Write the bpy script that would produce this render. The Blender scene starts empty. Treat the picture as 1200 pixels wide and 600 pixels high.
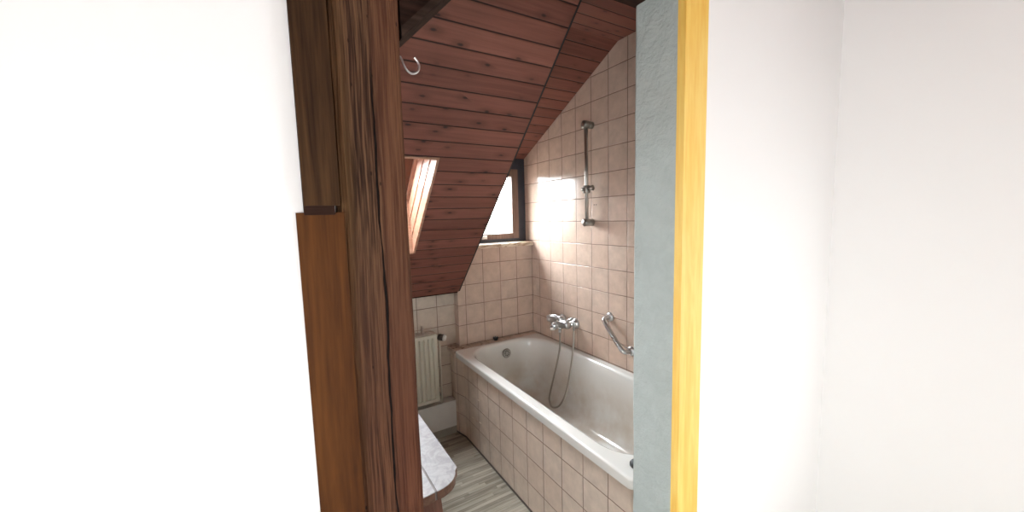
import bpy, bmesh, math, random
from mathutils import Vector, Matrix, noise
random.seed(4)
S = bpy.context.scene
COL = S.collection
R = 0.657            # height of the tub rim above the floor
PI = math.pi

# ------------------------------------------------------------------ nodes
class NT:
    def __init__(s, name):
        s.m = bpy.data.materials.new(name); s.m.use_nodes = True
        s.t = s.m.node_tree; s.t.nodes.clear()
        s.out = s.n('ShaderNodeOutputMaterial')
        s.b = s.n('ShaderNodeBsdfPrincipled')
        s.l(s.b.outputs[0], s.out.inputs[0])
    def n(s, typ, **k):
        x = s.t.nodes.new(typ)
        for a, v in k.items(): setattr(x, a, v)
        return x
    def l(s, a, b): s.t.links.new(a, b)
    def put(s, sock, v):
        if isinstance(v, bpy.types.NodeSocket): s.l(v, sock)
        elif isinstance(v, (tuple, list)):
            sock.default_value = tuple(v) + ((1,) if len(v) == 3 and len(sock.default_value) == 4 else ())
        else: sock.default_value = v
    def math(s, op, a, b=0.0, c=None):
        x = s.n('ShaderNodeMath', operation=op)
        s.put(x.inputs[0], a); s.put(x.inputs[1], b)
        if c is not None: s.put(x.inputs[2], c)
        return x.outputs[0]
    def xyz(s):
        tc = s.n('ShaderNodeTexCoord'); sp = s.n('ShaderNodeSeparateXYZ')
        s.l(tc.outputs['Object'], sp.inputs[0])
        return sp.outputs[0], sp.outputs[1], sp.outputs[2]
    def vec(s, a, b, c=0.0):
        x = s.n('ShaderNodeCombineXYZ')
        for i, v in enumerate((a, b, c)): s.put(x.inputs[i], v)
        return x.outputs[0]
    def noise(s, v, scale=1, detail=3, rough=.55, dist=0.0):
        x = s.n('ShaderNodeTexNoise'); s.put(x.inputs['Vector'], v)
        x.inputs['Scale'].default_value = scale; x.inputs['Detail'].default_value = detail
        x.inputs['Roughness'].default_value = rough; x.inputs['Distortion'].default_value = dist
        return x.outputs['Fac']
    def white(s, v):
        x = s.n('ShaderNodeTexWhiteNoise', noise_dimensions='3D'); s.put(x.inputs['Vector'], v)
        return x.outputs['Value']
    def ss(s, v, lo, hi, a=0.0, b=1.0):
        x = s.n('ShaderNodeMapRange', interpolation_type='SMOOTHSTEP'); s.put(x.inputs[0], v)
        for i, q in ((1, lo), (2, hi), (3, a), (4, b)): s.put(x.inputs[i], q)
        return x.outputs[0]
    def lin(s, v, lo, hi, a=0.0, b=1.0):
        x = s.n('ShaderNodeMapRange'); s.put(x.inputs[0], v)
        for i, q in ((1, lo), (2, hi), (3, a), (4, b)): s.put(x.inputs[i], q)
        return x.outputs[0]
    def mix(s, f, a, b, mode='MIX'):
        x = s.n('ShaderNodeMix', data_type='RGBA', blend_type=mode)
        s.put(x.inputs[0], f); s.put(x.inputs[6], a); s.put(x.inputs[7], b)
        return x.outputs[2]
    def bump(s, h, strength=.4, dist=.002, prev=None):
        x = s.n('ShaderNodeBump'); s.put(x.inputs['Height'], h)
        x.inputs['Strength'].default_value = strength; x.inputs['Distance'].default_value = dist
        if prev is not None: s.l(prev, x.inputs['Normal'])
        return x.outputs[0]
    def set(s, color=None, rough=None, metal=None, normal=None, spec=None, coat=None):
        if color is not None: s.put(s.b.inputs['Base Color'], color)
        if rough is not None: s.put(s.b.inputs['Roughness'], rough)
        if metal is not None: s.put(s.b.inputs['Metallic'], metal)
        if normal is not None: s.l(normal, s.b.inputs['Normal'])
        if spec is not None: s.put(s.b.inputs['Specular IOR Level'], spec)
        if coat is not None: s.put(s.b.inputs['Coat Weight'], coat)
        return s.m

def mat_plain(name, color, rough=.5, metal=0.0, var=.06, scale=14, bump=0.0, spec=.5, coat=0.0):
    t = NT(name); x, y, z = t.xyz(); v = t.vec(x, y, z)
    f = t.noise(v, scale, 4)
    c = t.mix(f, tuple(max(0, q*(1-var*2)) for q in color), tuple(min(1, q*(1+var*2)) for q in color))
    nm = t.bump(t.noise(v, scale*6, 3), bump, .002) if bump else None
    return t.set(c, t.lin(f, .3, .7, max(.02, rough*.85), min(1, rough*1.15)), metal, nm, spec, coat)

def mat_tiles(name, u, v, ou, ov, size=.15, base=(.60, .475, .39), grout=(.17, .105, .08), rough=.14):
    t = NT(name); c = dict(zip('xyz', t.xyz()))
    P = t.vec(c['x'], c['y'], c['z'])
    wob = t.lin(t.noise(P, 9, 2), .2, .8, -.0008, .0008)
    a = t.math('DIVIDE', t.math('ADD', t.math('SUBTRACT', c[u], ou), wob), size)
    b = t.math('DIVIDE', t.math('ADD', t.math('SUBTRACT', c[v], ov), wob), size)
    fa, fb = t.math('FRACT', a), t.math('FRACT', b)
    # FRACT of negatives in Blender: x - floor(x)
    ia, ib = t.math('FLOOR', a), t.math('FLOOR', b)
    da = t.math('MINIMUM', fa, t.math('SUBTRACT', 1.0, fa))
    db = t.math('MINIMUM', fb, t.math('SUBTRACT', 1.0, fb))
    d = t.math('MULTIPLY', t.math('MINIMUM', da, db), size)
    g = t.ss(d, .0009, .0028, 1.0, 0.0)
    rnd = t.white(t.vec(ia, ib, 3.0)); rnd2 = t.white(t.vec(ia, ib, 8.0))
    ctr = t.ss(t.math('MINIMUM', da, db), .0, .42)
    mott = t.noise(t.vec(t.math('ADD', c['x'], rnd), t.math('ADD', c['y'], rnd2), c['z']), 16, 5, .6)
    f = t.math('ADD', t.math('MULTIPLY', mott, .95), t.math('MULTIPLY', ctr, .08))
    col = t.mix(t.lin(f, .2, .85), tuple(q*.80 for q in base), tuple(min(1, q*1.22) for q in base))
    col = t.mix(t.math('MULTIPLY', rnd, .35), col, tuple(q*w for q, w in zip(base, (1.0, .88, .82))))
    gn = t.math('MULTIPLY', t.ss(t.noise(P, 4, 3), .52, .62), .8)
    gc = t.mix(gn, grout, tuple(min(1, q*2.1) for q in grout))
    col = t.mix(g, col, gc)
    h = t.math('ADD', t.ss(d, .0006, .0035), t.math('MULTIPLY', t.noise(P, 6, 1), .55))
    nb = t.bump(h, .55, .003)
    h2 = t.math('ADD', t.math('MULTIPLY', fa, t.math('SUBTRACT', rnd, .5)), t.math('MULTIPLY', fb, t.math('SUBTRACT', rnd2, .5)))
    nb = t.bump(h2, .5, .004, nb)
    r = t.mix(g, (rough,)*3, (.8,)*3)
    return t.set(col, r, 0, nb, .5)

def mat_planks(name, u, v, spacing, off, dark, light, groove=(.018, .006, .004), rough=.45, gw=.0024, knots=1.0, seed=0.0, spec=.35):
    t = NT(name); c = dict(zip('xyz', t.xyz()))
    q = t.math('DIVIDE', t.math('SUBTRACT', c[v], off), spacing)
    i, f = t.math('FLOOR', q), t.math('FRACT', q)
    d = t.math('MULTIPLY', t.math('MINIMUM', f, t.math('SUBTRACT', 1.0, f)), spacing)
    r1 = t.white(t.vec(i, 1.0+seed, 0.0)); r2 = t.white(t.vec(i, 5.0+seed, 0.0))
    us = t.math('ADD', c[u], t.math('MULTIPLY', r1, 7.0))
    gr = t.noise(t.vec(t.math('MULTIPLY', us, 2.2), t.math('MULTIPLY', c[v], 55.0), r2), 1, 5, .6, .6)
    fine = t.noise(t.vec(t.math('MULTIPLY', us, 8.0), t.math('MULTIPLY', c[v], 260.0), r2), 1, 2)
    tone = t.math('ADD', t.math('MULTIPLY', gr, .65), t.math('ADD', t.math('MULTIPLY', fine, .2), t.math('MULTIPLY', r2, .32)))
    col = t.mix(t.lin(tone, .25, .9), dark, light)
    vo = t.n('ShaderNodeTexVoronoi', voronoi_dimensions='2D'); vo.inputs['Randomness'].default_value = 1
    t.l(t.vec(t.math('MULTIPLY', us, 7.0), t.math('ADD', t.math('MULTIPLY', f, 1.4), t.math('MULTIPLY', i, 5.0)), 0.0), vo.inputs['Vector']); vo.inputs['Scale'].default_value = 1
    kd = t.math('ADD', vo.outputs['Distance'], t.math('MULTIPLY', t.noise(t.vec(c[u], c[v], 0), 60, 2), .08))
    kn = t.ss(kd, .075, .17, knots, 0.0)
    sp = t.n('ShaderNodeSeparateColor'); t.l(vo.outputs['Color'], sp.inputs[0])
    kn = t.math('MULTIPLY', kn, t.ss(sp.outputs[0], .35, .75, 0.0, 1.0))
    halo = t.math('MULTIPLY', t.ss(kd, .1, .5, .45*knots, 0.0), t.ss(sp.outputs[0], .35, .75, 0.0, 1.0))
    col = t.mix(halo, col, tuple(k*.6 for k in dark))
    col = t.mix(t.math('MULTIPLY', kn, .85), col, (.018, .012, .014))
    g = t.ss(d, gw*.6, gw*1.6, 1.0, 0.0)
    col = t.mix(g, col, groove)
    h = t.math('ADD', t.ss(d, gw*.5, gw*3.0), t.math('MULTIPLY', gr, .12))
    return t.set(col, t.lin(gr, .3, .7, rough*.8, rough*1.2), 0, t.bump(h, .8, .003), spec)

def mat_timber():
    t = NT('rough_timber'); x, y, z = t.xyz()
    wav = t.noise(t.vec(0.0, 3.0, t.math('MULTIPLY', z, 1.3)), 1, 2)
    bend = t.math('MULTIPLY', t.math('SUBTRACT', wav, .5), .035)
    xb = t.math('ADD', x, bend)
    v1 = t.vec(t.math('MULTIPLY', xb, 75.0), t.math('MULTIPLY', y, 75.0), t.math('MULTIPLY', z, 1.6))
    g1 = t.noise(v1, 1, 4, .6, .8)
    v2 = t.vec(t.math('MULTIPLY', xb, 330.0), t.math('MULTIPLY', y, 330.0), t.math('MULTIPLY', z, 7.0))
    g2 = t.noise(v2, 1, 3, .6)
    big = t.noise(t.vec(t.math('MULTIPLY', x, 9.0), t.math('MULTIPLY', y, 9.0), t.math('MULTIPLY', z, 1.7)), 1, 3)
    tone = t.math('ADD', t.math('MULTIPLY', g1, .48), t.math('MULTIPLY', g2, .52))
    col = t.mix(t.ss(tone, .40, .61), (.018, .008, .005), (.155, .080, .041))
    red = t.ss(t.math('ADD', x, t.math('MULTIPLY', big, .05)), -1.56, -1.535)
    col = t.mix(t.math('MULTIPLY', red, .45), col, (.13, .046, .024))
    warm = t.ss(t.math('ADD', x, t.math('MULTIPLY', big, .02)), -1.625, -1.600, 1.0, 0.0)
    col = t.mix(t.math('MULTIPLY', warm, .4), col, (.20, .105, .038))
    col = t.mix(t.ss(big, .35, .7), col, t.mix(.5, col, (.09, .040, .024)))
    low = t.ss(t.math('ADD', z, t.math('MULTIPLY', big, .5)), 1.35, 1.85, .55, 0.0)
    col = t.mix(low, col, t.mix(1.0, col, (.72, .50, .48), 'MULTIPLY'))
    # long drying crack down the middle
    cx = t.math('ADD', -1.578, t.math('MULTIPLY', t.math('SUBTRACT', t.noise(t.vec(0.0, 0.0, t.math('MULTIPLY', z, 2.4)), 1, 4), .5), .035))
    dc = t.math('ABSOLUTE', t.math('SUBTRACT', x, cx))
    wd = t.lin(t.noise(t.vec(5.0, 0.0, t.math('MULTIPLY', z, 6.0)), 1, 2), .35, .6, .0005, .0030)
    ck = t.ss(t.math('DIVIDE', dc, wd), .5, 1.3, 1.0, 0.0)
    ck = t.math('MULTIPLY', ck, t.ss(z, 1.86, 1.80, 1.0, 0.0) if False else t.ss(z, 1.80, 1.9, 1.0, 0.0))
    col = t.mix(ck, col, (.008, .004, .003))
    # worm holes
    vo = t.n('ShaderNodeTexVoronoi'); vo.inputs['Scale'].default_value = 1
    t.l(t.vec(t.math('MULTIPLY', x, 38.0), t.math('MULTIPLY', y, 38.0), t.math('MULTIPLY', z, 16.0)), vo.inputs['Vector'])
    wh = t.ss(vo.outputs['Distance'], .05, .09, 1.0, 0.0)
    col = t.mix(t.math('MULTIPLY', wh, .8), col, (.012, .006, .004))
    h = t.math('SUBTRACT', t.math('ADD', t.math('MULTIPLY', g1, .8), t.math('MULTIPLY', g2, .5)), t.math('MULTIPLY', ck, 1.5))
    return t.set(col, .78, 0, t.bump(h, 1.0, .006), .15)

def mat_wood(name, dark, light, axis='z', rough=.4, bump=.25, knots=.5, spec=.4, coat=0.0, fx=40.0):
    t = NT(name); c = dict(zip('xyz', t.xyz()))
    k = {a: (1.8 if a == axis else fx) for a in 'xyz'}
    v = t.vec(*[t.math('MULTIPLY', c[a], k[a]) for a in 'xyz'])
    g = t.noise(v, 1, 5, .6, .7)
    v2 = t.vec(*[t.math('MULTIPLY', c[a], k[a]*5) for a in 'xyz'])
    g2 = t.noise(v2, 1, 2)
    f = t.math('ADD', t.math('MULTIPLY', g, .75), t.math('MULTIPLY', g2, .25))
    col = t.mix(t.ss(f, .3, .7), dark, light)
    vo = t.n('ShaderNodeTexVoronoi'); vo.inputs['Scale'].default_value = 1
    t.l(t.vec(*[t.math('MULTIPLY', c[a], 5.0 if a == axis else 16.0) for a in 'xyz']), vo.inputs['Vector'])
    kn = t.ss(vo.outputs['Distance'], .06, .16, knots, 0.0)
    col = t.mix(kn, col, tuple(q*.3 for q in dark))
    return t.set(col, rough, 0, t.bump(f, bump, .002), spec, coat)

def mat_floor():
    t = NT('washed_floor'); x, y, z = t.xyz()
    w = .021
    i = t.math('FLOOR', t.math('DIVIDE', y, w)); f = t.math('FRACT', t.math('DIVIDE', y, w))
    r = t.white(t.vec(i, 0.0, 0.0))
    j = t.math('FLOOR', t.math('DIVIDE', t.math('ADD', x, t.math('MULTIPLY', r, 3.0)), .34))
    r2 = t.white(t.vec(i, j, 2.0))
    g = t.noise(t.vec(t.math('ADD', t.math('MULTIPLY', x, 5.0), t.math('MULTIPLY', r2, 9.0)), t.math('MULTIPLY', y, 110.0), 0.0), 1, 5, .65, .5)
    b = t.noise(t.vec(t.math('MULTIPLY', x, 3.0), t.math('MULTIPLY', y, 9.0), 4.0), 1, 3)
    f1 = t.math('ADD', t.math('MULTIPLY', g, .62), t.math('ADD', t.math('MULTIPLY', r2, .26), t.math('MULTIPLY', b, .25)))
    col = t.mix(t.ss(f1, .32, .78), (.21, .185, .14), (.54, .505, .42))
    d = t.math('MULTIPLY', t.math('MINIMUM', f, t.math('SUBTRACT', 1.0, f)), w)
    gl = t.ss(d, .0004, .0016, .55, 0.0)
    col = t.mix(t.math('MULTIPLY', gl, t.ss(r, .3, .7)), col, (.11, .09, .065))
    return t.set(col, t.lin(g, .3, .7, .35, .55), 0, t.bump(g, .2, .001), .4)

def mat_plaster(name, color, sc=1.0, strength=.5):
    t = NT(name); x, y, z = t.xyz(); v = t.vec(x, y, z)
    a = t.noise(v, 14*sc, 6, .62, .5); b = t.noise(v, 70*sc, 4, .6); c = t.noise(v, 3.5, 3)
    h = t.math('ADD', t.math('MULTIPLY', a, .8), t.math('MULTIPLY', b, .25))
    col = t.mix(t.lin(t.math('ADD', a, t.math('MULTIPLY', c, .6)), .5, 1.1), tuple(q*.88 for q in color), tuple(min(1, q*1.05) for q in color))
    return t.set(col, .85, 0, t.bump(h, strength, .008), .2)

def mat_ledge():
    t = NT('stained_ledge'); x, y, z = t.xyz(); v = t.vec(x, y, z)
    a = t.noise(v, 9, 5, .65, .6); b = t.noise(v, 34, 4, .7)
    col = t.mix(t.ss(a, .38, .66), (.44, .32, .25), (.62, .50, .42))
    left = t.ss(x, -.55, -.36, 1.0, .12)
    col = t.mix(t.math('MULTIPLY', t.ss(b, .5, .68), left), col, (.14, .075, .04))
    f = t.math('FRACT', t.math('DIVIDE', x, .15)); d = t.math('MINIMUM', f, t.math('SUBTRACT', 1.0, f))
    col = t.mix(t.ss(d, .008, .022, .8, 0.0), col, (.17, .11, .08))
    return t.set(col, .4, 0, t.bump(b, .3, .002), .4)

def mat_enamel():
    t = NT('white_enamel'); x, y, z = t.xyz(); v = t.vec(x, y, z)
    a = t.noise(v, 3.2, 4, .6)
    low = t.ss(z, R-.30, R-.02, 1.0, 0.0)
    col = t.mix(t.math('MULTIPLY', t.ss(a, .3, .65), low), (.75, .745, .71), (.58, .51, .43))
    return t.set(col, t.lin(a, .3, .7, .10, .18), 0, None, .5, .3)

def mat_marble():
    t = NT('speckled_laminate'); x, y, z = t.xyz(); v = t.vec(x, y, z)
    a = t.noise(v, 20, 6, .7, 1.0); b = t.noise(v, 85, 4)
    col = t.mix(t.ss(a, .4, .62), (.30, .295, .30), (.40, .395, .40))
    col = t.mix(t.ss(b, .6, .74, 0.0, .3), col, (.45, .43, .45))
    return t.set(col, .35, 0, None, .4)

def mat_sill():
    t = NT('cream_sill_stone'); x, y, z = t.xyz(); v = t.vec(t.math('MULTIPLY', x, .35), y, z)
    a = t.noise(v, 16, 5, .65, 1.5)
    col = t.mix(t.ss(a, .42, .58), (.42, .28, .18), (.78, .68, .54))
    return t.set(col, .35, 0, t.bump(a, .4, .003), .4)

def mat_glass():
    t = NT('window_glass'); g = t.n('ShaderNodeBsdfGlossy'); g.inputs['Roughness'].default_value = .02
    tr = t.n('ShaderNodeBsdfTransparent'); tr.inputs[0].default_value = (.97, .98, .98, 1)
    fr = t.n('ShaderNodeFresnel'); fr.inputs['IOR'].default_value = 1.45
    mx = t.n('ShaderNodeMixShader'); gm = t.n('ShaderNodeNewGeometry'); t.l(t.math('MULTIPLY', fr.outputs[0], t.math('SUBTRACT', 1.0, gm.outputs['Backfacing'])), mx.inputs[0]); t.l(tr.outputs[0], mx.inputs[1]); t.l(g.outputs[0], mx.inputs[2])
    t.l(mx.outputs[0], t.out.inputs[0]); t.t.nodes.remove(t.b)
    return t.m

M = {}
M['tile_right'] = mat_tiles('tiles_right', 'y', 'z', -.1034, R)
M['tile_far'] = mat_tiles('tiles_far', 'x', 'z', -.0002, R)
M['tile_niche'] = mat_tiles('tiles_niche', 'x', 'z', -.051, R, base=(.60, .52, .43))
M['tile_panel'] = mat_tiles('tiles_panel', 'y', 'z', -.0296, R-.1974, base=(.62, .52, .43))
M['slope'] = mat_planks('stained_planks', 'x', 'y', .0835, .0720, (.130, .044, .032), (.300, .116, .084))
M['dormer'] = mat_planks('stained_planks_dormer', 'x', 'y', .0835, .012, (.130, .044, .032), (.300, .116, .084), seed=3, knots=.6)
M['flat'] = mat_planks('stained_planks_flat', 'x', 'y', .0835, -1.06, (.130, .044, .032), (.300, .116, .084), seed=7, knots=.6)
M['lining'] = mat_planks('pine_lining', 'x', 'y', .085, -.0095, (.62, .36, .22), (.80, .55, .36), groove=(.05, .02, .012), gw=.003, knots=.0, rough=.5)
M['lining2'] = mat_wood('pine_lining_plain', (.42, .22, .14), (.62, .36, .25), 'x', knots=0)
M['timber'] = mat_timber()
M['brace'] = mat_wood('dark_brace_timber', (.012, .006, .004), (.04, .018, .012), 'x', .8, .5, .3, .1)
M['pine'] = mat_wood('orange_pine', (.045, .014, .004), (.118, .043, .010), 'z', .6, .25, .6, .12, 0, 30.0)
M['casing'] = mat_wood('yellow_pine', (.88, .50, .085), (.97, .70, .20), 'z', .4, .15, .0, .4, .1, 22.0)
M['plaster'] = mat_plaster('grey_green_plaster', (.46, .515, .495), 1.5, 1.0)
M['white_wall'] = mat_plain('white_wall_paint', (.93, .93, .925), .8, 0, .004, 3, 0, .2)
M['floor'] = mat_floor()
M['ledge'] = mat_ledge()
M['enamel'] = mat_enamel()
M['chrome'] = mat_plain('chrome', (.62, .63, .64), .30, 1.0, .02)
M['steel'] = mat_plain('brushed_steel', (.55, .53, .50), .36, 1.0, .03)
M['dull_metal'] = mat_plain('dull_metal', (.36, .34, .31), .34, .9, .12)
M['black'] = mat_plain('black_rubber', (.012, .012, .013), .45)
M['hose'] = mat_plain('grey_metal_hose', (.36, .33, .285), .35, .75, .05)
M['radiator'] = mat_plain('cream_radiator_paint', (.68, .655, .55), .35, 0, .03)
M['beige'] = mat_plain('beige_radiator_top', (.52, .43, .36), .5)
M['plinth'] = mat_plain('white_painted_board', (.72, .71, .67), .5, 0, .03)
M['greyskirt'] = mat_plain('grey_vinyl_skirt', (.34, .32, .27), .5, 0, .12)
M['pipe'] = mat_plain('cream_pipe_paint', (.66, .60, .50), .35)
M['dark_collar'] = mat_plain('dark_brown_plastic', (.035, .022, .016), .4)
M['white_cap'] = mat_plain('white_plastic', (.80, .78, .73), .4)
M['laminate'] = mat_marble()
M['edge_band'] = mat_wood('dark_edge_band', (.085, .040, .026), (.17, .085, .055), 'y', .4, .15, 0)
M['cab'] = mat_wood('brown_cabinet', (.085, .032, .020), (.16, .065, .042), 'z', .45, .2, .2)
M['sash'] = mat_wood('brown_window_wood', (.13, .075, .055), (.27, .175, .135), 'z', .5, .3, 0)
M['frame_dark'] = mat_plain('slate_window_paint', (.045, .05, .065), .45, 0, .2)
M['skyframe'] = mat_wood('skylight_sash_wood', (.10, .035, .02), (.19, .075, .045), 'y', .45, .2, 0)
M['pinkframe'] = mat_wood('skylight_frame_wood', (.42, .22, .15), (.62, .38, .28), 'y', .45, .2, 0)
M['sill'] = mat_sill()
M['glass'] = mat_glass()
M['sealant'] = mat_plain('grey_sealant', (.12, .10, .085), .6)

# ------------------------------------------------------------------ mesh
def link(name, bm, mat, parent=None, smooth=False, kind=None, label=None, cat=None, group=None, bevel=0.0, seg=2):
    if bevel:
        es = [e for e in bm.edges if len(e.link_faces) == 2 and e.calc_face_angle(0) > .5]
        bmesh.ops.bevel(bm, geom=es, offset=bevel, segments=seg, profile=.5, affect='EDGES', clamp_overlap=True)
    bmesh.ops.recalc_face_normals(bm, faces=bm.faces[:])
    me = bpy.data.meshes.new(name); bm.to_mesh(me); bm.free()
    if isinstance(mat, (list, tuple)):
        for m in mat: me.materials.append(m)
    else: me.materials.append(mat)
    if smooth:
        for p in me.polygons: p.use_smooth = True
    o = bpy.data.objects.new(name, me); COL.objects.link(o)
    if parent: o.parent = parent
    tag(o, label, cat, group, kind)
    return o
def tag(o, label=None, cat=None, group=None, kind=None):
    for k, v in (('label', label), ('category', cat), ('group', group), ('kind', kind)):
        if v: o[k] = v
def empty(name, label=None, cat=None, kind=None, loc=(0, 0, 0)):
    # base marker only: children carry world coordinates, so the Empty sits at its base through parent inverse
    o = bpy.data.objects.new(name, None); COL.objects.link(o); o.empty_display_size = .05
    tag(o, label, cat, None, kind); o.location = loc
    return o
def settle(root):
    """put the Empty at the thing's base while its children keep their places"""
    inv = Matrix.Translation(root.location).inverted()
    for c in root.children:
        c.matrix_parent_inverse = inv
def box(bm, a, b):
    vs = [bm.verts.new((x, y, z)) for x in (a[0], b[0]) for y in (a[1], b[1]) for z in (a[2], b[2])]
    for f in ((0, 1, 3, 2), (4, 6, 7, 5), (0, 4, 5, 1), (2, 3, 7, 6), (0, 2, 6, 4), (1, 5, 7, 3)):
        bm.faces.new([vs[i] for i in f])
    return bm
def B(a, b): return box(bmesh.new(), a, b)
def prism(bm, pts, ax, lo, hi):
    """polygon pts (2D) in the plane across axis ax, extruded lo..hi"""
    def p3(p, t):
        return {'x': (t, p[0], p[1]), 'y': (p[0], t, p[1]), 'z': (p[0], p[1], t)}[ax]
    A = [bm.verts.new(p3(p, lo)) for p in pts]; C = [bm.verts.new(p3(p, hi)) for p in pts]
    bm.faces.new(A); bm.faces.new(C[::-1]); n = len(pts)
    for i in range(n):
        bm.faces.new((A[i], C[i], C[(i+1) % n], A[(i+1) % n]))
    return bm
def P(pts, ax, lo, hi): return prism(bmesh.new(), pts, ax, lo, hi)
def smoothpath(pts, n=8):
    pts = [Vector(p) for p in pts]; out = []
    for i in range(len(pts)-1):
        p0 = pts[max(0, i-1)]; p1 = pts[i]; p2 = pts[i+1]; p3 = pts[min(len(pts)-1, i+2)]
        for k in range(n):
            t = k/n
            out.append(.5*((2*p1)+(-p0+p2)*t+(2*p0-5*p1+4*p2-p3)*t*t+(-p0+3*p1-3*p2+p3)*t**3))
    out.append(pts[-1]); return out
def tube(bm, path, r, seg=12, cap=True):
    path = [Vector(p) for p in path]; rings = []
    rad = r if isinstance(r, (list, tuple)) else [r]*len(path)
    up = None
    for i, p in enumerate(path):
        d = (path[min(i+1, len(path)-1)]-path[max(i-1, 0)]).normalized()
        if up is None:
            up = d.cross(Vector((0, 0, 1)) if abs(d.z) < .9 else Vector((1, 0, 0))).normalized()
        up = (up-d*up.dot(d)).normalized(); sd = d.cross(up)
        rings.append([bm.verts.new(p+(up*math.cos(a)+sd*math.sin(a))*rad[i]) for a in [2*PI*k/seg for k in range(seg)]])
    for a, b in zip(rings, rings[1:]):
        for k in range(seg):
            bm.faces.new((a[k], a[(k+1) % seg], b[(k+1) % seg], b[k]))
    if cap:
        bm.faces.new(rings[0][::-1]); bm.faces.new(rings[-1])
    return bm
def T(path, r, seg=12): return tube(bmesh.new(), path, r, seg)
def lathe(bm, prof, origin, axis, seg=24):
    """prof: (radius, distance along axis)"""
    o = Vector(origin); d = Vector(axis).normalized()
    return tube(bm, [o+d*h for _, h in prof], [max(q, 1e-5) for q, _ in prof], seg) if False else _lathe(bm, prof, o, d, seg)
def _lathe(bm, prof, o, d, seg):
    u = d.cross(Vector((0, 0, 1)) if abs(d.z) < .9 else Vector((1, 0, 0))).normalized(); w = d.cross(u)
    rings = [[bm.verts.new(o+d*h+(u*math.cos(2*PI*k/seg)+w*math.sin(2*PI*k/seg))*max(r, 1e-5)) for k in range(seg)] for r, h in prof]
    for a, b in zip(rings, rings[1:]):
        for k in range(seg):
            bm.faces.new((a[k], a[(k+1) % seg], b[(k+1) % seg], b[k]))
    bm.faces.new(rings[0][::-1]); bm.faces.new(rings[-1])
    return bm
def L(prof, o, d, seg=24): return lathe(bmesh.new(), prof, o, d, seg)
def rrect(x0, x1, y0, y1, r, n=8):
    pts = []
    for cx, cy, a0 in ((x1-r, y1-r, 0), (x0+r, y1-r, PI/2), (x0+r, y0+r, PI), (x1-r, y0+r, 1.5*PI)):
        for k in range(n+1):
            a = a0+PI/2*k/n; pts.append((cx+r*math.cos(a), cy+r*math.sin(a)))
    return pts
def loft(bm, rings, close_last=True, close_first=False):
    R_ = [[bm.verts.new(p) for p in ring] for ring in rings]; n = len(R_[0])
    for a, b in zip(R_, R_[1:]):
        for k in range(n):
            bm.faces.new((a[k], a[(k+1) % n], b[(k+1) % n], b[k]))
    if close_last: bm.faces.new(R_[-1])
    if close_first: bm.faces.new(R_[0][::-1])
    return bm

# ------------------------------------------------------------------ setting
YD0, YD1 = -1.86, -1.70           # door wall, hall face and bath face
XL = -2.25                        # left wall of the bathroom
SL = 1.02; SN = math.hypot(1, SL) # pitch of the main roof slope
link('floor', B((XL-.1, -4.2, -.1), (.40, .2, 0)), M['floor'], kind='structure')
link('wall_right', B((0, YD0, 0), (.14, .30, 2.80)), M['tile_right'], kind='structure')
link('wall_far', B((-.662, 0, 0), (0, .24, R+.712)), M['tile_far'], kind='structure')
link('wall_niche', B((XL, .072, 0), (-.662, .24, R+.45)), M['tile_niche'], kind='structure')
link('wall_left', B((XL-.1, YD0, 0), (XL, .24, 2.8)), M['white_wall'], kind='structure')

# main roof slope: local x = X, local y = distance up the slope, local z = outward
def slope_point(s, n, y0=0.0):    # (Y, Z) of slope coordinates
    return (-s/SN+n*SL/SN, R+.409+s*SL/SN+n/SN)
smax = 1.51*SN
X0s, X1s = -2.16, -1.057          # skylight opening
SK = .262                         # roof build-up at the skylight
def slope_obj(name, bm, mat, **k):
    o = link(name, bm, mat, **k)
    a = Vector((0, -1/SN, SL/SN)); b = Vector((0, SL/SN, 1/SN)); x = Vector((1, 0, 0))
    # right handed: x, a, x cross a
    c = x.cross(a)
    o.matrix_world = Matrix(((x.x, a.x, -c.x, 0), (x.y, a.y, -c.y, 0), (x.z, a.z, -c.z, R+.409), (0, 0, 0, 1))) if c.dot(b) < 0 else \
        Matrix(((x.x, a.x, c.x, 0), (x.y, a.y, c.y, 0), (x.z, a.z, c.z, R+.409), (0, 0, 0, 1)))
    return o
def to_s(y, z):                   # inverse of slope_point
    zz = z-R-.409
    return (-y/SN+zz*SL/SN, y*SL/SN+zz/SN)
# opening outline in (s, n): room side and roof side
sA = .807*SN; sB = .325*SN
sA2, sB2 = to_s(-.500, R+1.285)[0], to_s(-.300, R+1.03)[0]
bm = bmesh.new()
def sprism(bm, sn, x0, x1):       # polygon in (s, n) along x, local coordinates
    A = [bm.verts.new((x0, s, n)) for s, n in sn]; C = [bm.verts.new((x1, s, n)) for s, n in sn]
    bm.faces.new(A); bm.faces.new(C[::-1]); q = len(sn)
    for i in range(q): bm.faces.new((A[i], C[i], C[(i+1) % q], A[(i+1) % q]))
XR = -.654
sprism(bm, [(-.004, 0), (-.004, SK), (smax, SK), (smax, 0)], X1s+.050, XR)
sprism(bm, [(-.004, 0), (-.004, .006), (smax, .006), (smax, 0)], X1s, X1s+.050)
sprism(bm, [(-.004, .006), (-.004, SK), (sB2, SK), (sB, .006)], X1s, X1s+.050)
sprism(bm, [(sA, .006), (sA2, SK), (smax, SK), (smax, .006)], X1s, X1s+.050)
sprism(bm, [(-.004, 0), (-.004, SK), (smax, SK), (smax, 0)], XL, X0s)
sprism(bm, [(-.004, 0), (-.004, SK), (sB2, SK), (sB, 0)], X0s, X1s)
sprism(bm, [(sA, 0), (sA2, SK), (smax, SK), (smax, 0)], X0s, X1s)
slope_obj('ceiling', bm, M['slope'], kind='structure')
bm = bmesh.new(); box(bm, (XR, -.004, .001), (XR+.010, smax, .030)); slope_obj('edge_gap_shade', bm, M['black'], kind='structure')  # black strip painted in for the shaded gap along the slope edge
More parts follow.
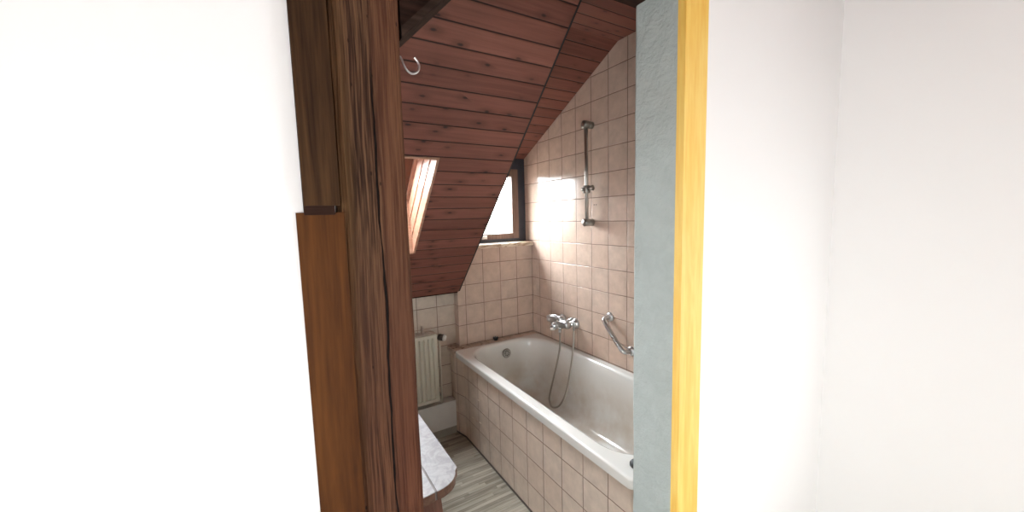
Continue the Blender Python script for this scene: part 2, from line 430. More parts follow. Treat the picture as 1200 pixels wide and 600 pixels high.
# underside between slope foot and niche wall is closed by the wall head
link('ceiling_foot', B((XL, .0, R+.402), (-.66, .24, R+.47)), M['brace'], kind='structure')

# dormer ceiling and flat ceiling
dy0, dz0, dy1, dz1 = .26, R+1.317, -.93, R+1.928
dl = math.hypot(dy1-dy0, dz1-dz0)
bm = B((-.70, 0, 0), (.02, dl+.02, .08))
o = link('ceiling_dormer', bm, M['dormer'], kind='structure')
a = Vector((0, (dy1-dy0)/dl, (dz1-dz0)/dl)); c = Vector((0, a.z, -a.y))
o.matrix_world = Matrix(((1, 0, 0, 0), (0, a.y, c.y, dy0), (0, a.z, c.z, dz0), (0, 0, 0, 1)))
link('ceiling_flat', B((XL, YD0-.02, R+1.928), (.02, -.93, R+2.05)), M['flat'], kind='structure')
# dormer cheek above the slope
cheek = [(.26, R+.20), (.26, R+1.33), (-.93, R+1.94), (-1.46, R+1.94)]
pts = [(.24, R+.50), (.26, R+1.40), (-.93, R+2.0), (-1.44, R+2.0), slope_point(1.40*SN, .10), slope_point(.0, .10)]
link('wall_cheek', P(pts, 'x', -.70, -.657), M['sash'], kind='structure')

# window in the dormer -------------------------------------------------
w1 = empty('window_1', kind='structure', loc=(-.33, .1, R+.746))
Z0, Z1 = R+.746, R+1.42
def frame_bm(x0, x1, z0, z1, y0, y1, wl, wr, wb, wt):
    bm = bmesh.new()
    box(bm, (x0, y0, z0), (x0+wl, y1, z1)); box(bm, (x1-wr, y0, z0), (x1, y1, z1))
    box(bm, (x0+wl, y0, z0), (x1-wr, y1, z0+wb)); box(bm, (x0+wl, y0, z1-wt), (x1-wr, y1, z1))
    return bm
link('window_frame', frame_bm(-.655, -.001, Z0, Z1, .085, .17, .05, .066, .026, .10), M['frame_dark'], w1, bevel=.003)
link('window_sash', frame_bm(-.62, -.070, Z0+.024, Z1-.10, .078, .14, .06, .058, .042, .055), M['sash'], w1, bevel=.004)
link('window_pane', B((-.57, .108, Z0+.06), (-.12, .114, Z1-.15)), M['glass'], w1)
bm = bmesh.new(); box(bm, (-.415, .060, Z0+.030), (-.372, .079, Z0+.056)); box(bm, (-.408, .045, Z0+.036), (-.380, .061, Z0+.05))
link('window_latch', bm, M['white_cap'], w1, bevel=.003, label='white window latch')
settle(w1)
# uneven stone sill
bm = B((-.652, -.030, R+.712), (-.003, .20, R+.744))
bmesh.ops.subdivide_edges(bm, edges=[e for e in bm.edges if abs(e.verts[0].co.x-e.verts[1].co.x) > .3], cuts=40, use_grid_fill=True)
for v in bm.verts:
    if v.co.y < 0:
        n_ = noise.noise(Vector((v.co.x*9, v.co.z*3, 0)))
        v.co.y += .006*n_
        if v.co.z > R+.73: v.co.z += .004*noise.noise(Vector((v.co.x*12, 5, 0)))-.002
link('window_sill', bm, M['sill'], None, kind='structure', bevel=.003)

# skylight ---------------------------------------------------------------
w2 = empty('window_2', kind='structure', loc=(-1.45, -.4, R+1.0))
def sky(name, bm, mat, **k):
    o = slope_obj(name, bm, mat, **k)
    m = o.matrix_world.copy(); o.parent = w2; o.matrix_parent_inverse = Matrix.Translation(w2.location).inverted(); o.matrix_basis = m
    return o
def lin_side(x0, x1):
    bm = bmesh.new(); sprism(bm, [(sA, -.004), (sA2, SK), (sB2, SK), (sB, -.004)], x0, x1)
    return bm
# the lining boards run up the slope, so u = slope (y) and v = depth (z): own material axes
M['lining'] = mat_planks('pine_lining_boards', 'y', 'z', .0850, -.0095, (.62, .36, .22), (.80, .55, .36), groove=(.05, .02, .012), gw=.0035, knots=.0, rough=.5)
def sq(n, a, b): return a+(b-a)*n/SK
def lin_board(x0, x1, n0, n1):
    bm = bmesh.new(); sprism(bm, [(sq(n0, sA, sA2), n0), (sq(n1, sA, sA2), n1), (sq(n1, sB, sB2), n1), (sq(n0, sB, sB2), n0)], x0, x1)
    return bm
for n0, n1 in ((.0, .068), (.084, .152), (.168, .237), (.252, SK)):
    for xa in (X1s-.014, X0s):
        sky('side_lining', lin_board(xa, xa+.012, n0, n1), M['lining2'])
for xa in (X1s+.044, X0s+.012):
    sky('lining_backing', lin_board(xa, xa+.002, .008, SK), M['black'])  # black sheet behind the board gaps, their shade put into its colour
bm = bmesh.new(); sprism(bm, [(sA, -.004), (sA2, SK), (sA2-.012, SK), (sA-.012, -.004)], X0s+.014, X1s-.014); sky('head_lining', bm, M['lining2'])
bm = bmesh.new(); sprism(bm, [(sB, -.004), (sB2, SK), (sB2+.012, SK), (sB+.012, -.004)], X0s+.014, X1s-.014); sky('foot_lining', bm, M['lining2'])
def sframe(x0, x1, s0, s1, n0, n1, w):
    bm = bmesh.new()
    box(bm, (x0, s0, n0), (x0+w, s1, n1)); box(bm, (x1-w, s0, n0), (x1, s1, n1))
    box(bm, (x0+w, s0, n0), (x1-w, s0+w, n1)); box(bm, (x0+w, s1-w, n0), (x1-w, s1, n1))
    return bm
sky('skylight_frame', sframe(X0s-.02, X1s+.02, sB2-.03, sA2+.03, SK, SK+.085, .042), M['pinkframe'], bevel=.003)
sky('skylight_sash', sframe(X0s+.022, X1s-.022, sB2+.012, sA2-.012, SK+.02, SK+.07, .055), M['skyframe'], bevel=.003)
bm = bmesh.new(); box(bm, (X0s+.06, sB2+.05, SK+.042), (X1s-.06, sA2-.05, SK+.048)); sky('skylight_pane', bm, M['glass'])

# door wall between hall and bathroom -------------------------------------
# right part: plaster reveal with a soft uneven arris
def reveal():
    bm = bmesh.new()
    xr, r = -.742, .016
    prof = [(.14, YD1), (xr+r*1.2, YD1)]
    for k in range(1, 6):
        a = PI/2*k/6; prof.append((xr+r*1.2-r*1.2*math.sin(a), YD1-r+r*math.cos(a)))
    for k in range(9): prof.append((xr, YD1-r-(YD1-r-YD0)*k/8))
    prof.append((.14, YD0))
    nz = 90; rings = []
    for i in range(nz+1):
        z = 2.62*i/nz; ring = []
        for j, (x, y) in enumerate(prof):
            if 1 <= j <= len(prof)-2:
                k = 1.0 if j < 7 else .6
                x += k*(.0045*noise.noise(Vector((z*5.5, 2, y*6)))+.0018*noise.noise(Vector((z*17, 7, y*20))))
            ring.append(bm.verts.new((x, y, z)))
        rings.append(ring)
    n = len(prof)
    for a, b in zip(rings, rings[1:]):
        for k in range(n): bm.faces.new((a[k], a[(k+1) % n], b[(k+1) % n], b[k]))
    bm.faces.new(rings[0][::-1]); bm.faces.new(rings[-1])
    return bm
link('wall_door_right', reveal(), M['plaster'], kind='structure', smooth=False)
link('wall_door_left', B((XL, YD0+.0, 0), (-1.652, YD1, 2.62)), M['white_wall'], kind='structure')
link('wall_door_head', B((-1.652, -1.84, R+1.58), (-.72, YD1, 2.62)), M['brace'], kind='structure')
# hall faces
link('wall_hall_right', B((-.66, YD0-.012, 0), (.40, YD0, 2.62)), M['white_wall'], kind='structure')
link('wall_hall_left', B((-2.75, YD0-.004, 0), (-1.7005, YD0+.02, 2.62)), M['white_wall'], kind='structure')
link('wall_hall_back', B((-2.75, -4.2, 0), (.40, -4.1, 2.62)), M['white_wall'], kind='structure')
link('wall_hall_end_right', B((.30, -4.1, 0), (.40, YD0-.012, 2.62)), M['white_wall'], kind='structure')
link('wall_hall_end_left', B((-2.75, -4.1, 0), (-2.65, YD0, 2.62)), M['white_wall'], kind='structure')
link('ceiling_hall', B((-2.75, -4.1, 2.55), (.40, YD0-.012, 2.65)), M['flat'], kind='structure')
link('floor_hall', B((-2.75, -4.2, -.1), (XL-.1, YD0, 0)), M['floor'], kind='structure')
# door casing of yellow pine on the right, rounded edges
bm = B((-.744, -1.885, 0), (-.641, YD0-.0, 2.55))
link('trim_1', bm, M['casing'], kind='structure', bevel=.006, seg=3)

# timber post -----------------------------------------------------------------
def timber(x0, x1, y0, y1, z0, z1, nz=110):
    bm = bmesh.new(); c = .006; rings = []
    prof = []
    nx = 10
    prof += [(x0+c+(x1-x0-2*c)*k/nx, y0) for k in range(nx+1)]
    prof += [(x1, y0+c)] + [(x1, y0+c+(y1-y0-2*c)*k/4) for k in range(1, 5)]
    prof += [(x1-c-(x1-x0-2*c)*k/4, y1) for k in range(5)]
    prof += [(x0, y1-c-(y1-y0-2*c)*k/4) for k in range(5)]
    for i in range(nz+1):
        z = z0+(z1-z0)*i/nz; ring = []
        for x, y in prof:
            d = Vector((noise.noise(Vector((x*14, y*14, z*2.3))), noise.noise(Vector((x*14+9, y*14, z*2.3))), 0))*.0035
            d += Vector((noise.noise(Vector((x*60, y*60, z*9))), noise.noise(Vector((x*60+9, y*60, z*9))), 0))*.0012
            ring.append(bm.verts.new(Vector((x, y, z))+d))
        rings.append(ring)
    n = len(prof)
    for a, b in zip(rings, rings[1:]):
        for k in range(n): bm.faces.new((a[k], a[(k+1) % n], b[(k+1) % n], b[k]))
    bm.faces.new(rings[0][::-1]); bm.faces.new(rings[-1])
    return bm
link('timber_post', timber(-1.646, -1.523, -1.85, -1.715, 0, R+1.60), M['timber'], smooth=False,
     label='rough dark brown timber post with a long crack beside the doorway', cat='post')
# knee brace from the post up to the head beam
ang = math.atan2(.095, .088)
ca, sa = math.cos(.80), math.sin(.80)
bx, bz = -1.530, R+1.262          # lower edge starts on the post
def bp(t, h): return (bx+ca*t-sa*h, bz+sa*t+ca*h)
br = empty('corner_brace', 'dark diagonal timber brace running from the post up to the ceiling', 'brace', loc=(bx, -1.78, bz))
link('brace_timber', P([(-1.516, R+1.2955), bp(.46, .012), bp(.46, .13), (-1.516, R+1.458)], 'y', -1.835, -1.73), M['brace'], br, bevel=.004)
link('edge_strip', P([(-1.516, R+1.2764), bp(.46, 0), bp(.46, .0125), (-1.516, R+1.296)], 'y', -1.842, -1.735), mat_wood('grey_brown_strip', (.018, .010, .007), (.045, .027, .020), 'x', .75, .3, 0, .12), br, bevel=.002, label='paler strip on the lower edge')
settle(br)
# pine board left of the post and the dark framed edge over it
link('trim_2', B((-1.712, -1.868, 0), (-1.640, -1.8645+.016, R+.957)), M['pine'], kind='structure', bevel=.002)
bm = B((-1.700, -1.880, R+.968), (-1.646, -1.8435, R+1.60))
link('trim_3', bm, mat_wood('dark_brown_board', (.022, .010, .005), (.085, .042, .017), 'z', .75, .3, .3, .12), kind='structure', bevel=.003)
link('trim_4', B((-1.700, -1.874, R+.953), (-1.654, -1.845, R+.968)), M['brace'], kind='structure', bevel=.002)

# ------------------------------------------------------------------ bathtub
def tub():
    bm = bmesh.new(); rings = []
    def rg(x0, x1, y0, y1, r, z): return [(x, y, z) for x, y in rrect(x0, x1, y0, y1, r, 10)]
    ox0, ox1, oy0, oy1 = -.735, -.004, -1.698, -.075
    for q, dz in ((.003, -.045), (.002, -.043), (.001, -.012), (.0, -.0085), (.0007, -.0055), (.0025, -.0025), (.0055, -.0008), (.009, 0), (.012, 0)):
        rings.append(rg(ox0+q, ox1-q, oy0+q, oy1-q, .022, R+dz))
    ix0, ix1, iy0, iy1 = -.668, -.062, -1.645, -.118
    rings.append(rg(ix0-.014, ix1+.014, iy0-.014, iy1+.014, .20, R-.0002))
    rings.append(rg(ix0-.010, ix1+.010, iy0-.010, iy1+.010, .20, R-.001))
    rings.append(rg(ix0, ix1, iy0, iy1, .19, R-.006))
    rings.append(rg(ix0+.008, ix1-.008, iy0+.010, iy1-.006, .185, R-.022))
    rings.append(rg(ix0+.013, ix1-.013, iy0+.030, iy1-.010, .182, R-.06))
    rings.append(rg(ix0+.028, ix1-.028, iy0+.11, iy1-.035, .17, R-.20))
    rings.append(rg(ix0+.045, ix1-.045, iy0+.21, iy1-.065, .16, R-.33))
    rings.append(rg(ix0+.065, ix1-.065, iy0+.27, iy1-.10, .15, R-.385))
    rings.append(rg(ix0+.095, ix1-.095, iy0+.32, iy1-.14, .13, R-.41))
    rings.append(rg(ix0+.15, ix1-.15, iy0+.40, iy1-.20, .08, R-.418))
    loft(bm, rings, True)
    return bm
bt = empty('bathtub', 'white enamel bathtub set behind the beige tiled panel', 'bathtub', loc=(-.37, -.87, 0.01))
o = link('tub_shell', tub(), M['enamel'], bt, smooth=True)
oc = Vector((-.342, -.137, R-.083)); od = Vector((0, -1, .16)).normalized()
link('overflow_cover', L([(.001, -.004), (.034, -.004), (.036, .002), (.033, .007), (.026, .009), (.024, .007), (.008, .008), (.006, .011), (.001, .011)], oc, od, 28), M['dull_metal'], bt, smooth=True, label='round dull metal overflow cover')
bm = bmesh.new()
for k in range(8):
    a = 2*PI*k/8; u = Vector((1, 0, 0)); w = od.cross(u)
    p = oc+od*.0075+(u*math.cos(a)+w*math.sin(a))*.017
    _lathe(bm, [(.0036, 0), (.0036, .0012)], p, od, 10)
link('overflow_hole', bm, M['black'], bt)
link('drain_ring', L([(.001, 0), (.034, 0), (.034, .003), (.024, .003), (.022, .0), (.001, .001)], (-.37, -.42, R-.4185), (0, 0, 1), 24), M['chrome'], bt, smooth=True)
settle(bt)
# tiled panel (with the slightly turned end by the radiator) and ledge
pan = empty('tiled_surround', 'beige tiled panel along the front of the bathtub', 'tiled panel', loc=(-.68, -.8, 0))
link('tile_face', P([(-.684, -1.698), (-.684, -.11), (-.712, .0), (-.712, .068), (-.672, .068), (-.672, -1.698)], 'z', 0, R-.048), M['tile_panel'], pan)
link('sealant_line', P([(-.690, -1.695), (-.690, -.13), (-.684, -.13), (-.684, -1.695)], 'z', R-.064, R-.051), M['sealant'], pan)
link('floor_joint', P([(-.6885, -1.695), (-.6885, -.11), (-.7145, .0), (-.7145, .068), (-.712, .068), (-.712, 0), (-.684, -.11), (-.684, -1.695)], 'z', 0.0005, .010), M['sealant'], pan)
for y0_, y1_, z0_, z1_ in ((-.245, -.366, R-.286, R-.277), (-.217, -.373, R-.449, R-.429)):
    link('chipped_edge', P([(y0_, z0_), (y1_, z1_), (y1_+.01, z1_+.007), ((y0_+y1_)/2, z0_+.004)], 'x', -.6855, -.6838), M['sill'], pan, label='pale chipped tile edge')
settle(pan)
lg = link('tub_ledge', P([(-.737, -.073), (-.005, -.073), (-.005, -.003), (-.665, -.003), (-.665, .068), (-.737, .068)], 'z', R-.030, R-.003), M['ledge'],
          label='stained tiled ledge between the bathtub end and the tiled wall under the window', cat='ledge', bevel=.002)

# plug and black cap
pg = empty('bath_plug', 'small black rubber plug on the ledge below the window wall', 'plug', loc=(-.374, -.028, R-.004))
link('plug_body', L([(.001, 0), (.016, 0), (.021, .016), (.022, .022), (.018, .025), (.001, .025)], (-.374, -.028, R-.004), (0, 0, 1), 20), M['black'], pg, smooth=True)
link('pull_ring', T([(-.374+.009*math.cos(a), -.028, R+.027+.008*math.sin(a)) for a in [2*PI*k/16 for k in range(17)]], .0018, 6), M['steel'], pg, smooth=True)
settle(pg)
link('rubber_stopper', L([(.001, 0), (.019, 0), (.022, .005), (.022, .013), (.017, .020), (.008, .023), (.001, .024)], (-.664, -1.652, R), (0, 0, 1), 20), M['black'], smooth=True,
     label='black rounded rubber stopper on the near corner of the tub rim by the plaster wall', cat='stopper')

# ------------------------------------------------------------------ mixer tap
mx = empty('bath_mixer', 'chrome lever bath mixer on the tiled wall above the tub', 'tap', loc=(0, -.44, R+.185))
zc = R+.182
link('mixer_body', L([(.001, 0), (.020, 0), (.026, .006), (.028, .03), (.034, .06), (.040, .09), (.040, .13), (.033, .165), (.026, .18), (.023, .19), (.001, .19)], (-.078, -.555, zc), (0, 1, 0), 24), M['chrome'], mx, smooth=True)
for yy in (-.535, -.392):
    link('wall_escutcheon', L([(.001, 0), (.038, 0), (.038, .005), (.033, .018), (.020, .026), (.018, .062), (.001, .062)], (-.0005, yy, zc), (-1, 0, 0), 24), M['chrome'], mx, smooth=True)
link('spout', T(smoothpath([(-.080, -.455, zc-.012), (-.105, -.452, zc-.012), (-.130, -.450, zc-.018), (-.140, -.450, zc-.030)], 5), [.030]*6+[.026]*5+[.021]*5, 16), M['chrome'], mx, smooth=True)
link('aerator', L([(.001, 0), (.0175, 0), (.0185, .014), (.001, .014)], (-.140, -.450, zc-.042), (0, 0, 1), 16), M['white_cap'], mx, smooth=True, label='pale aerator')
# lever: a flat loop handle over the body
lever = [(-.082, -.475, zc+.030), (-.100, -.45, zc+.040), (-.120, -.41, zc+.040), (-.122, -.372, zc+.034), (-.106, -.356, zc+.030), (-.086, -.366, zc+.033), (-.074, -.40, zc+.038), (-.080, -.455, zc+.034)]
link('lever', T(smoothpath(lever, 6), .0090, 12), M['chrome'], mx, smooth=True)
link('lever_hub', L([(.001, 0), (.030, 0), (.031, .020), (.024, .034), (.001, .037)], (-.080, -.468, zc+.016), (0, 0, 1), 20), M['chrome'], mx, smooth=True)
link('diverter_knob', L([(.001, 0), (.012, 0), (.012, .010), (.021, .012), (.022, .040), (.017, .048), (.001, .049)], (-.078, -.366, zc), (0, 1, 0), 18), M['chrome'], mx, smooth=True)
bm = tube(bmesh.new(), [(-.078, -.545, zc+.02), (-.078, -.545, zc+.040)], .007, 10)
tube(bm, smoothpath([(-.078, -.552, zc+.040), (-.070, -.568, zc+.046), (-.062, -.58, zc+.056)], 4), .0095, 10)
link('hose_outlet', L([(.001, 0), (.011, 0), (.012, .016), (.001, .016)], (-.100, -.481, R+.1405), (0, 0, 1), 14), M['chrome'], mx, smooth=True)
link('hose_holder', bm, M['chrome'], mx, smooth=True)
settle(mx)
hs = empty('shower_hose', 'grey metal shower hose looping from the mixer down into the tub', 'hose', loc=(-.17, -.50, R-.40))
def hz(x, y, z): return (x, y, R+z)
hp = smoothpath([hz(-.100, -.481, .130), hz(-.100, -.480, .08), hz(-.100, -.478, .011), hz(-.125, -.463, -.135), hz(-.150, -.432, -.30), hz(-.170, -.435, -.375), hz(-.195, -.500, -.396), hz(-.185, -.565, -.365),
                 hz(-.165, -.612, -.274), hz(-.13, -.618, -.142), hz(-.10, -.622, .03), hz(-.078, -.608, .15), hz(-.070, -.602, .19)], 10)
link('hose_tube', T(hp, .0062, 10), M['hose'], hs, smooth=True)
link('hose_nut', L([(.001, 0), (.0105, 0), (.0105, .018), (.001, .018)], hz(-.100, -.481, .122), (0, 0, 1), 10), M['chrome'], hs)
link('hose_cone', L([(.001, 0), (.0075, 0), (.011, .05), (.011, .056), (.001, .056)], hz(-.076, -.605, .16), (.12, .05, 1), 14), M['chrome'], hs, smooth=True)
settle(hs)

# shower rail ------------------------------------------------------------------
rl = empty('shower_rail', 'upright steel shower rail with a slider on the tiled wall', 'shower rail', loc=(0, -.71, R+.89))
yr, xr = -.712, -.050
link('rail_bar', T([(xr, yr, R+.885), (xr, yr, R+1.508)], .0115, 16), M['steel'], rl, smooth=True)
for zz, nm in ((R+1.504, 1), (R+.893, -1)):
    bm = L([(.001, 0), (.022, 0), (.022, .040), (.001, .040)], (-.0005, yr, zz), (-1, 0, 0), 20)
    _lathe(bm, [(.001, 0), (.0235, 0), (.0245, .004), (.0245, .034), (.018, .040), (.001, .041)], Vector((-.036, yr, zz)), Vector((-1, 0, 0)), 20)
    link('rail_bracket', bm, M['dull_metal'], rl, smooth=True)
bm = L([(.001, -.024), (.021, -.024), (.024, -.017), (.024, .017), (.021, .024), (.001, .024)], (xr, yr, R+1.103), (0, 0, 1), 20)
tube(bm, [(xr, yr, R+1.105), (xr+.004, yr-.030, R+1.108), (xr+.004, yr-.052, R+1.110)], [.016, .015, .017], 14)
link('slider', bm, M['dull_metal'], rl, smooth=True)
link('slider_knob', L([(.001, 0), (.008, 0), (.012, .004), (.012, .016), (.001, .018)], (xr-.018, yr, R+1.103), (-1, 0, 0), 16), M['dull_metal'], rl, smooth=True)
settle(rl)
# old screw holes beside the rail
for yy, w_ in ((-.729, 'nearer to'), (-.748, 'farther from')):
    link('screw_hole', L([(.004, 0), (.004, .0008)], (-.0003, yy, R+1.005), (-1, 0, 0), 10), M['black'],
         label='dark screw hole in the tile, the one '+w_+' the shower rail', cat='hole', group='screw holes beside the shower rail')

# grab bar ----------------------------------------------------------------------
gb = empty('grab_rail', 'slanted chrome grab bar on the tiled wall at the right', 'grab bar', loc=(0, -.95, R+.13))
gA = Vector((-.002, -.868, R+.300)); gB = Vector((-.002, -1.040, R+.128))
path = [gA, gA+Vector((-.035, 0, 0)), gA+Vector((-.058, -.008, -.008)), gA+Vector((-.066, -.028, -.028)), gB+Vector((-.066, .028, .028)), gB+Vector((-.058, .008, .008)), gB+Vector((-.035, 0, 0)), gB]
link('grip', T(smoothpath(path, 6), .0140, 16), M['chrome'], gb, smooth=True)
for p in (gA, gB):
    link('wall_flange', L([(.001, 0), (.029, 0), (.029, .005), (.024, .012), (.015, .015), (.001, .015)], p+Vector((.0015, 0, 0)), (-1, 0, 0), 24), M['chrome'], gb, smooth=True)
pw = [gB+Vector((-.010, .005, .004)), gB+Vector((-.028, .06, .035)), gB+Vector((-.042, .115, .062)), gB+Vector((-.062, .105, .075))]
link('wire_loop', T(smoothpath(pw, 6), .0028, 8), M['chrome'], gb, smooth=True)
settle(gb)

# radiator ---------------------------------------------------------------------
rd = empty('radiator', 'cream panel radiator on the tiled wall between post and bathtub', 'radiator', loc=(-1.2, .04, R-.37))
rx0, rx1, ry = -1.62, -.846, -.032
pts = []; x = rx0
z0r, z1r = R-.362, R+.128
nr = 23; wv = (rx1-rx0-.03)/nr
pts = [(rx0, ry+.03), (rx0, ry)]
x = rx0+.015
for k in range(nr):
    pts += [(x, ry), (x+wv*.16, ry+.013), (x+wv*.44, ry+.013), (x+wv*.68, ry)]
    x += wv
pts += [(rx1, ry), (rx1, ry+.03)]
link('front_panel', P(pts, 'z', z0r+.02, z1r-.02), M['radiator'], rd)
link('panel_edge', B((rx0, ry-.002, z1r-.022), (rx1, ry+.03, z1r)), M['radiator'], rd, bevel=.004)
link('panel_edge', B((rx0, ry-.002, z0r), (rx1, ry+.03, z0r+.022)), M['radiator'], rd, bevel=.004)
bm = bmesh.new(); box(bm, (rx0+.004, ry+.03, z0r+.01), (rx1-.004, .066, z1r+.004))
for k in range(26):
    xx = rx0+.015+k*(rx1-rx0-.03)/26; box(bm, (xx, ry+.034, z1r+.004), (xx+.018, .062, z1r+.010))
link('top_grille', bm, M['beige'], rd, label='beige top grille')
bm = B((-.925, .03, z1r), (-.915, .071, z1r+.050)); link('wall_bracket', bm, M['beige'], rd)
vz = R+.092
link('valve', L([(.001, 0), (.011, 0), (.011, .02), (.016, .022), (.016, .032), (.001, .033)], (rx1+.003, .012, vz), (1, -.1, 0), 16), M['dull_metal'], rd, smooth=True)
vh = L([(.001, 0), (.021, 0), (.024, .006), (.024, .036), (.001, .037)], (rx1+.026, .012, vz+.002), (.80, -.60, -.14), 20)
link('valve_collar', vh, M['dark_collar'], rd, smooth=True, label='dark collar of the valve head')
vo_ = Vector((rx1+.026, .012, vz+.002))+Vector((.80, -.60, -.14)).normalized()*.036
link('valve_cap', L([(.001, 0), (.021, 0), (.021, .013), (.016, .021), (.001, .022)], vo_, (.80, -.60, -.14), 20), M['white_cap'], rd, smooth=True, label='white cap of the valve head')
link('feed_pipe', T([(rx1+.030, .010, vz-.005), (rx1+.030, .010, R-.3995)], .0085, 12), M['pipe'], rd, smooth=True)
link('lower_valve', L([(.001, 0), (.013, 0), (.015, .01), (.015, .03), (.001, .03)], (rx1+.004, .018, R-.335), (1, 0, 0), 14), M['dull_metal'], rd, smooth=True)
settle(rd)
pb = empty('pipe_box', 'low white painted box on the floor below the radiator', 'pipe casing', loc=(-1.2, .05, .055))
link('box_front', B((-1.75, -.012, .060), (-.716, .070, R-.400)), M['plinth'], pb, bevel=.006)
link('box_skirt', B((-1.75, -.004, 0.001), (-.716, .070, .060)), M['greyskirt'], pb, label='grey vinyl skirt')
settle(pb)

# vanity -----------------------------------------------------------------------
va = empty('vanity_cabinet', 'brown low cabinet with a pale speckled top behind the post', 'cabinet', loc=(-1.6, -1.2, 0))
zv = R+.143
def vtop(pts, nm, mat, z0, z1, **k): return link(nm, P(pts, 'z', z0, z1), mat, va, **k)
curve = [(-1.305, -1.480)]
for k in range(1, 9):
    a = PI/2*k/8*.92
    curve.append((-1.305-.010-.088*(1-math.cos(a))*1.0, -1.480-.072*math.sin(a)))
flap = [(-1.3975, -.42), (-1.305, -.42)] + curve + [(-1.3975, -1.5515)]
main = [(-2.10, -.42), (-1.4045, -.42), (-1.4045, -1.552), (-1.44, -1.556), (-2.10, -1.556)]
for pts in (flap, main):
    vtop(pts, 'top_edge', M['edge_band'], zv-.030, zv-.0025)
    vtop(pts, 'top_surface', M['laminate'], zv-.0025, zv)
link('top_joint', B((-1.4045, -1.548, zv-.03), (-1.3975, -.42, zv-.0035)), mat_plain('grey_joint', (.22, .20, .19), .6), va)
body = [(-2.08, -.44), (-1.40, -.44), (-1.37, -.50), (-1.37, -1.44), (-1.385, -1.50), (-1.42, -1.53), (-2.08, -1.53)]
bm = bmesh.new(); n = len(body); rings = []
for z in [0.0, .06, .2, .4, .55, .65, .71, .745, zv-.03]:
    k = .022*max(0.0, 1-abs(z-.60)/.30)
    rings.append([(x+(k if x > -1.45 else 0), y-(k if y < -1.4 else 0), z) for x, y in body])
loft(bm, rings, True, True)
link('cabinet_body', bm, M['cab'], va)
link('door', B((-1.369, -1.42, .08), (-1.352, -.95, zv-.05)), M['cab'], va, bevel=.003)
link('door_knob', L([(.001, 0), (.006, 0), (.006, .012), (.013, .016), (.013, .024), (.001, .028)], (-1.353, -1.0, .55), (1, 0, 0), 16), M['steel'], va, smooth=True)
settle(va)

# screw hook on the post -----------------------------------------------------------
hy = -1.800
hk = smoothpath([(-1.528, hy, R+1.262), (-1.512, hy, R+1.259), (-1.507, hy, R+1.254), (-1.501, hy, R+1.240), (-1.492, hy, R+1.231), (-1.483, hy, R+1.231), (-1.475, hy, R+1.237), (-1.4725, hy, R+1.248), (-1.476, hy, R+1.256), (-1.482, hy, R+1.2625)], 6)
ho = empty('screw_hook', 'small silver screw hook on the upper side of the timber post', 'hook', loc=(-1.522, hy, R+1.26))
link('hook_wire', T(hk, .0022, 10), M['chrome'], ho, smooth=True)
link('hook_collar', L([(.001, 0), (.0055, 0), (.0045, .003), (.001, .004)], (-1.522, hy, R+1.261), (1, 0, 0), 14), M['chrome'], ho, smooth=True)
settle(ho)

# ------------------------------------------------------------------ light
W = bpy.data.worlds.new('overcast_sky'); S.world = W; W.use_nodes = True
nt = W.node_tree; nt.nodes.clear()
wo = nt.nodes.new('ShaderNodeOutputWorld'); bg = nt.nodes.new('ShaderNodeBackground')
tc = nt.nodes.new('ShaderNodeTexCoord'); sp = nt.nodes.new('ShaderNodeSeparateXYZ'); rp = nt.nodes.new('ShaderNodeValToRGB')
nt.links.new(tc.outputs['Generated'], sp.inputs[0]); nt.links.new(sp.outputs[2], rp.inputs[0])
rp.color_ramp.elements[0].position = 0.0; rp.color_ramp.elements[0].color = (.13, .13, .12, 1)
rp.color_ramp.elements[1].position = .05; rp.color_ramp.elements[1].color = (.84, .87, .90, 1)
e_ = rp.color_ramp.elements.new(1.0); e_.color = (2.1, 2.2, 2.3, 1)
nt.links.new(rp.outputs[0], bg.inputs[0]); bg.inputs[1].default_value = 44.0
nt.links.new(bg.outputs[0], wo.inputs[0])
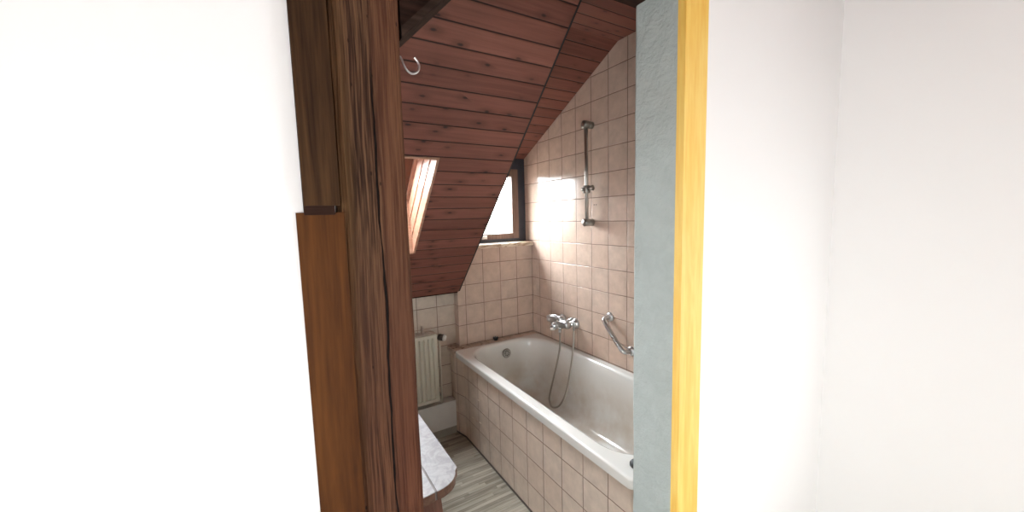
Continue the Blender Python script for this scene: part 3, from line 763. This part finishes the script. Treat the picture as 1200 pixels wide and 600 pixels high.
def area(name, loc, aim, sx, sy, power, color=(1, 1, 1), portal=False):
    l = bpy.data.lights.new(name, 'AREA'); l.shape = 'RECTANGLE'; l.size = sx; l.size_y = sy; l.energy = power; l.color = color
    o = bpy.data.objects.new(name, l); COL.objects.link(o); o.location = loc
    o.rotation_euler = Vector(aim).to_track_quat('-Z', 'Y').to_euler()
    if portal: l.cycles.is_portal = True
    return o
area('window_portal', (-.33, .21, R+1.06), (0, -1, 0), .62, .66, 1, portal=True)
py, pz = slope_point((sA2+sB2)/2, SK+.1)
area('skylight_portal', ((X0s+X1s)/2, py, pz), (0, -SL, -1), .8, .62, 1, portal=True)
area('hall_fill_left', (-2.62, -3.25, 1.0), (1, .35, -.05), 1.0, 1.1, 54, (.96, .985, 1.0))  # unseen fill lamp, added to brighten the right hall wall and casing
area('hall_fill_right', (.27, -3.0, .95), (-1, .16, -.05), 1.2, 1.1, 24, (.96, .98, 1.0))  # unseen fill lamp, added to brighten the left hall wall and post

# ------------------------------------------------------------------ camera
cam = bpy.data.cameras.new('camera'); co = bpy.data.objects.new('camera', cam); COL.objects.link(co)
cam.sensor_fit = 'HORIZONTAL'; cam.sensor_width = 36; cam.lens = 448.5987/1200*36; cam.clip_start = .02
yaw, pitch, roll = .5396394, .1013107, -.0271170
f = Vector((math.sin(yaw)*math.cos(pitch), math.cos(yaw)*math.cos(pitch), -math.sin(pitch)))
r = Vector((math.cos(yaw), -math.sin(yaw), 0)); u = r.cross(f)
r2 = r*math.cos(roll)+u*math.sin(roll); u2 = -r*math.sin(roll)+u*math.cos(roll)
co.matrix_world = Matrix(((r2.x, u2.x, -f.x, -1.73385), (r2.y, u2.y, -f.y, -2.57885), (r2.z, u2.z, -f.z, R+.94100), (0, 0, 0, 1)))
S.camera = co
S.view_settings.view_transform = 'Standard'; S.view_settings.look = 'None'; S.view_settings.gamma = 1
S.view_settings.use_curve_mapping = False; S.view_settings.exposure = 0.0
S.cycles.use_denoising = True
S.cycles.max_bounces = 12; S.cycles.diffuse_bounces = 6
